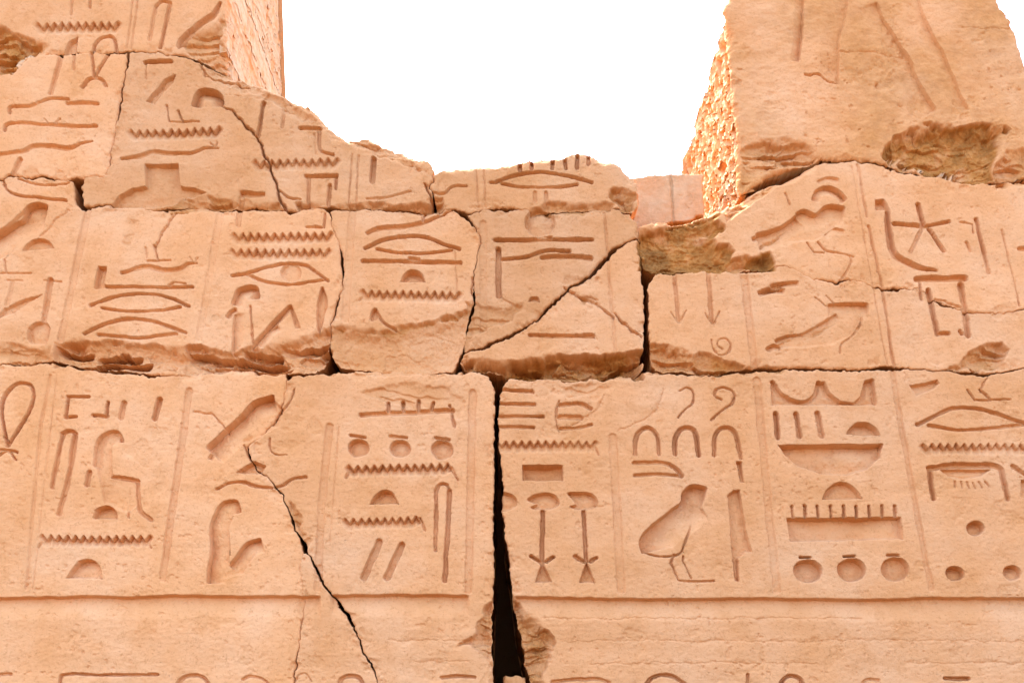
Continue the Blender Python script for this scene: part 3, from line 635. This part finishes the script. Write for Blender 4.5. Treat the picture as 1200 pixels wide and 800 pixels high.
    if side_pick is not None:
        mid = gxf[li].mean(1); pk_ = side_pick(mid)
        nbr = {}                       # keep the one longest run of the outline
        for i_ in np.nonzero(pk_)[0]:
            for v_ in li[i_]: nbr.setdefault(int(v_), []).append(int(i_))
        seen = set(); runs = []
        for i_ in np.nonzero(pk_)[0]:
            if int(i_) in seen: continue
            st = [int(i_)]; run = []; seen.add(int(i_))
            while st:
                k_ = st.pop(); run.append(k_)
                for v_ in li[k_]:
                    for j_ in nbr[int(v_)]:
                        if j_ not in seen: seen.add(j_); st.append(j_)
            runs.append(run)
        pk_ = np.zeros(len(li), bool); pk_[max(runs, key=len)] = True
        pick = np.tile(pk_, len(rings)); part_q = squ[pick]; side_q = squ[~pick]
    s_co, s_n, s_v, s_q = subset(sco, sn, scv, side_q)
    nn1 = len(m_co); nn2 = nn1 + len(s_co)
    C = np.concatenate([m_co, s_co, bco]) - org; N = np.concatenate([m_n, s_n, bn]); V = np.concatenate([m_v, s_v, np.full(len(P), .2)])
    ob = bpy.data.objects.new(name, make_mesh(name, C, np.concatenate([m_q, s_q + nn1]), N, V, tri + nn2)); COL.objects.link(ob)
    ob.location = org; ob['label'] = label; ob['category'] = cat
    if group: ob['group'] = group
    def child(nm, cc, n_, v_, q_):
        o = bpy.data.objects.new(nm, make_mesh(nm, cc - org, q_, n_, v_)); COL.objects.link(o); o.parent = ob; return o
    for gi in np.unique(fg):
        if gi >= 0: child(SIGNS[gi][0], *subset(co, nrm, varf, quads[fg == gi]))
    if part_q is not None: child(side_name, *subset(sco, sn, scv, part_q))
    return ob

# ------------------------------------------------------------------ setting
gm = bpy.data.meshes.new('ground'); gm.from_pydata([(-600, -600, 0), (600, -600, 0), (600, 600, 0), (-600, 600, 0)], [], [(0, 1, 2, 3)]); gm.materials.append(SAND)
go = bpy.data.objects.new('ground', gm); COL.objects.link(go); go['kind'] = 'structure'

# ------------------------------------------------------------------ the wall, stone by stone
GR = 'carved sandstone blocks of the ruined temple wall'
def streak_side(u, v, r, gx, gy):          # saw and chisel streaks running down the side
    d = r / MPP
    off = 3 + 5.5 * (fbm(d + 2 * fbm(v, d + v * 0, 30, 2, 64), v * .16, 9, 4, 61) * .5 + .5) + 3 * sstep(.2, .5, fbm(d + 0 * v, v * .5, 14, 3, 62)) + 2 * sstep(365, 405, d) * (1 + .5 * fbm(v, d + 0 * v, 20, 3, 65))
    var = -.75 + .8 * sstep(.05, .5, fbm(d + 0 * v, v * .4, 12, 4, 63))
    return off * sstep(.1, .6, gx) + 1, var
def pitted_side(u, v, r, gx, gy):          # honeycomb weathering
    d = r / MPP + 0 * v
    dd = d + 5 * fbm(d, v, 18, 3, 71); vv = v + 5 * fbm(d, v, 18, 3, 72)
    f1, f2 = worley(dd / 30, vv / 22, 5); g1, g2 = worley(dd / 11 + 40, vv / 8 + 9, 9)
    pit = sstep(.05, .42, f2 - f1); pit2 = sstep(.06, .4, g2 - g1)
    off = 2 + 15 * pit * (.6 + .5 * fbm(d, v, 40, 2, 73)) + 2.5 * pit2 + 5 * (fbm(d, v, 60, 3, 74) * .5 + .5)
    return off * sstep(.1, .6, -gx) + 1, -.85 + 1.4 * pit + .1 * pit2
fine = [.006 + .0085 * k for k in range(152)]
block('sandstone_block', 'topmost left block with streaked rough right side and broken brown corner', 'stone block',
      '-90,-440 254,-440 264,-330 266,-30 264,20 263,60 262,79 245,73 228,67 215,63 185,59 150,59 130,61 90,61 60,62 36,64 20,78 0,84 -90,88',
      GR, depth=1.3, rings=fine, side=streak_side, side_name='streaked_side', side_pick=lambda g: g > .6, seed=1, tint=.12)
block('sandstone_block', 'huge worn block at upper right with pitted sunlit left side and brown broken hollow', 'stone block',
      '849,8 856,-4 880,-40 1150,-40 1176,4 1188,30 1197,58 1206,80 1213,130 1216,204 1185,205 1160,210 1130,210 1100,203 1080,202 1040,193 1000,186 960,187 930,195 900,205 872,224 867,226 866,190 862,130 856,70 853,30',
      GR, y0=.03, depth=1.2, rings=fine, side=pitted_side, side_name='pitted_side', side_pick=lambda g: g < -.6, seed=2, undul=2.0, round_r=7, tint=.5, weather=.9)
block('sandstone_block', 'upper left block carved with an arm, bolt and viper under the rope loop', 'stone block',
      '-90,92 0,87 18,83 33,67 50,65 90,64 130,63 149,62 147,80 143,100 138,125 132,155 128,180 124,198 121,205 105,206 80,208 50,205 30,206 8,203 0,208 -90,212', GR, seed=3, tint=.1)
block('sandstone_block', 'cracked block with sloping weathered top edge stepping down to the sky', 'stone block',
      '153,62 185,62 215,66 224,68 236,75 258,80 300,96 333,110 345,118 360,121 378,140 393,155 407,158 430,160 455,170 478,179 500,189 508,203 507,212 500,216 505,230 506,243 490,243 470,240 450,242 430,243 405,242 390,242 380,241 360,243 345,246 335,243 320,243 290,242 262,243 240,240 220,240 203,242 185,245 170,243 150,240 130,239 108,241 99,240 97,232 96,218 100,210 122,208 126,200 131,180 135,155 141,125 146,100 150,80',
      GR, seed=4, tint=.2, weather=.45)
block('sandstone_block', 'low block under the open sky carved with comb teeth over a mouth sign', 'stone block',
      '509,207 520,200 540,196 565,193 600,190 622,185 640,184 655,184 665,180 690,179 704,187 716,188 728,197 740,207 747,220 747,240 741,248 722,243 700,243 680,243 650,244 625,245 600,242 570,243 550,247 535,244 512,243 509,230 503,217 510,213', GR, seed=5, tint=.2)
block('sandstone_block', 'small pale plain block set back in the notch beside the pitted side', 'stone block',
      '741,209 760,207 790,205 804,204 824,206 826,300 741,303', GR, y0=.26, depth=.5, tint=-.85, weather=.8, seed=6)
block('sandstone_block', 'long middle block with two mouth signs, an eye and an owl above its splintered edge', 'stone block',
      '-90,216 0,212 8,207 30,209 50,208 78,211 84,214 85,225 88,240 96,245 108,244 130,242 150,243 170,246 185,248 203,245 220,243 240,243 262,246 290,245 320,246 334,247 339,253 347,250 355,245 372,243 380,245 385,255 390,270 397,288 400,305 399,340 392,360 387,380 385,400 378,420 370,433 340,437 300,432 270,434 230,437 200,438 170,436 130,431 90,427 66,420 30,424 0,425 -90,428', GR, seed=7)
block('sandstone_block', 'middle block with a mouth, bolt and half round loaf above a broken lower lip', 'stone block',
      '387,250 395,246 440,246 500,246 528,246 545,258 559,274 561,284 558,300 553,325 551,345 553,356 551,366 547,378 546,390 541,410 528,431 500,433 480,434 440,432 400,426 390,414 388,400 390,382 396,360 403,338 404,306 400,288 394,272', GR, seed=8, grow=1.7, tint=.08)
block('sandstone_fragment', 'upper fragment carved with a disc and an arm above the diagonal crack', 'stone fragment',
      '550,252 570,247 600,246 640,248 690,246 720,247 738,251 746,262 748,276 735,280 714,294 689,321 668,332 653,347 623,375 598,390 560,407 546,410 545,400 552,378 557,362 558,348 556,330 561,302 565,284 562,272', GR, seed=9, grow=1.6, tint=.15)
block('sandstone_fragment', 'lower wedge shaped fragment with one long bar below the diagonal crack', 'stone fragment',
      '749,282 752,310 753,340 755,370 753,400 752,431 720,437 680,441 640,440 600,436 545,431 540,424 545,414 562,411 600,395 625,380 656,352 671,337 692,326 717,299 737,285', GR, seed=10)
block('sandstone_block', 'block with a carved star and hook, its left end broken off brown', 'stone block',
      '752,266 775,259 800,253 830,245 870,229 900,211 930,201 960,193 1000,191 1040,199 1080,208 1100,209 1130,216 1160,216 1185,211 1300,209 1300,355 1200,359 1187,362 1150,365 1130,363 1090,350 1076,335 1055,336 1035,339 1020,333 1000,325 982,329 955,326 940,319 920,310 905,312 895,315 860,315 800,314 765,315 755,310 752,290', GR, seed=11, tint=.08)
block('sandstone_block', 'lower right middle block carved with two thin sceptres and a small spiral', 'stone block',
      '760,332 767,321 780,317 800,319 820,318 860,319 893,319 906,315 921,313 940,322 955,329 982,332 1000,328 1020,336 1035,342 1055,339 1076,338 1090,353 1130,366 1150,368 1187,365 1200,362 1300,358 1300,426 1185,430 1165,435 1150,436 1115,432 1080,431 1040,430 1000,431 950,429 915,431 870,430 835,436 810,435 790,433 770,432 764,428 761,380', GR, seed=12)
block('sandstone_block', 'bottom left stone with a rope loop, reed and seated figures left of the long crack', 'stone block',
      '-90,431 0,429 30,428 60,426 80,431 120,438 180,442 220,438 260,437 300,434 320,431 333,436 336,444 333,456 331,470 327,480 316,497 301,510 288,522 291,536 298,549 316,566 328,581 336,601 341,621 351,641 353,655 349,666 352,685 354,700 351,730 347,760 342,800 330,900 -90,900', GR, seed=13, grow=2.0)
block('sandstone_fragment', 'thin wedge of stone between the two branches of the long crack', 'stone fragment',
      '356,650 361,652 366,664 378,687 398,712 405,721 413,737 423,762 436,787 443,807 480,900 334,900 345,800 350,760 354,730 357,700 355,685 352,668', GR, seed=14, grow=1.0)
block('sandstone_block', 'bottom middle stone with three round pots and two slanting strokes beside the dark gap', 'stone block',
      '339,446 345,441 380,439 420,436 470,435 510,438 530,440 545,436 558,436 572,443 577,456 577,560 576,700 574,760 573,900 486,900 447,803 440,784 427,759 417,734 409,718 402,709 382,684 371,662 365,648 358,634 347,618 341,600 333,579 321,563 303,546 296,534 293,523 305,512 320,499 331,482 335,470 336,456', GR, seed=15, grow=2.1)
block('sandstone_block', 'bottom right stone with a vulture, wide bowl and three pots right of the dark gap', 'stone block',
      '590,452 597,444 615,439 625,438 640,442 670,443 720,440 750,436 780,436 820,439 835,440 870,435 900,436 935,434 960,434 1000,435 1050,434 1100,434 1115,436 1150,440 1200,433 1300,432 1300,900 640,900 622,800 618,780 612,750 606,720 603,700 600,672 597,650 592,620 589,600 590,570 586,520 585,480 586,462', GR, seed=16)
# lowest course, plain, carrying the carved stones
GB = 'plain footing blocks under the carved courses'
for k, (a, b) in enumerate(((-90, 330), (334, 760), (764, 1300))):
    block('footing_block', ['plain footing block below the rope loop stone', 'plain footing block below the dark gap', 'plain footing block below the vulture stone'][k], 'stone block',
          '%g,904 %g,904 %g,1495 %g,1495' % (a + 20, b - 4, b, a), GB, step=8, seed=20 + k, bare=True)

def lump(name, label, cat, cx, cy, cz, sx, sy, sz, seed, sub=5, amp=.12, group=None, tone=1.0):
    import bmesh
    bm = bmesh.new(); bmesh.ops.create_cube(bm, size=1); bmesh.ops.subdivide_edges(bm, edges=bm.edges, cuts=2 ** (sub - 1), use_grid_fill=True)
    c = np.array([v.co[:] for v in bm.verts]); s = seed * 3.7
    n1 = fbm(c[:, 0] + s, c[:, 1] + c[:, 2] * 1.7, .5, 4, seed); n2 = fbm(c[:, 1] + s, c[:, 2] - c[:, 0] * 1.3, .3, 3, seed + 1)
    r = np.linalg.norm(c, axis=1, keepdims=True); c = c * (1 - .25 * np.clip(r - .5, 0, 1)) * (1 + amp * (n1 + .5 * n2))[:, None]
    for v, q in zip(bm.verts, c): v.co = (q[0] * sx, q[1] * sy, q[2] * sz + sz / 2)
    me = bpy.data.meshes.new(name); bm.to_mesh(me); bm.free()
    me.polygons.foreach_set('use_smooth', np.ones(len(me.polygons), bool))
    at = me.attributes.new('varnish', 'FLOAT', 'POINT'); at.data.foreach_set('value', np.clip(.25 + .3 * n2, 0, 1).astype(np.float32))
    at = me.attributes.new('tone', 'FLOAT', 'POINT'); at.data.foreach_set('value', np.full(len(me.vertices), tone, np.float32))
    me.materials.append(STONE)
    o = bpy.data.objects.new(name, me); COL.objects.link(o); o.location = (cx, cy, cz); o['label'] = label; o['category'] = cat
    if group: o['group'] = group
    return o
for cx_, t_ in ((-7.3, 'unseen stretch of rough wall added to shade the ground, past the carved rope loop'), (7.35, 'unseen stretch of rough wall added to shade the ground, past the carved star')):
    lump('shading_wall', t_, 'wall', cx_, .5, 0, 9.6, .86, 4.1, int(abs(cx_)), 5, .03)  # out-of-view wall ends, added to shade the ground and cut bounce light
_, ztop = wall_xz(600, 330)
lump('rubble_core', 'rough rubble core at the back of the dark gap between the bottom stones', 'rubble core', 0, 1.25, 0, 5.4, .6, ztop, 3, 5, .03, tone=.22)  # tone darkened so the gap's black shade is painted onto the core
gx_, gz_ = wall_xz(603, 812, .12)
lump('loose_stone', 'small loose stone wedged at the bottom of the dark gap', 'stone', gx_, .12, gz_ - .05, .075, .13, .10, 5, 4, .2)
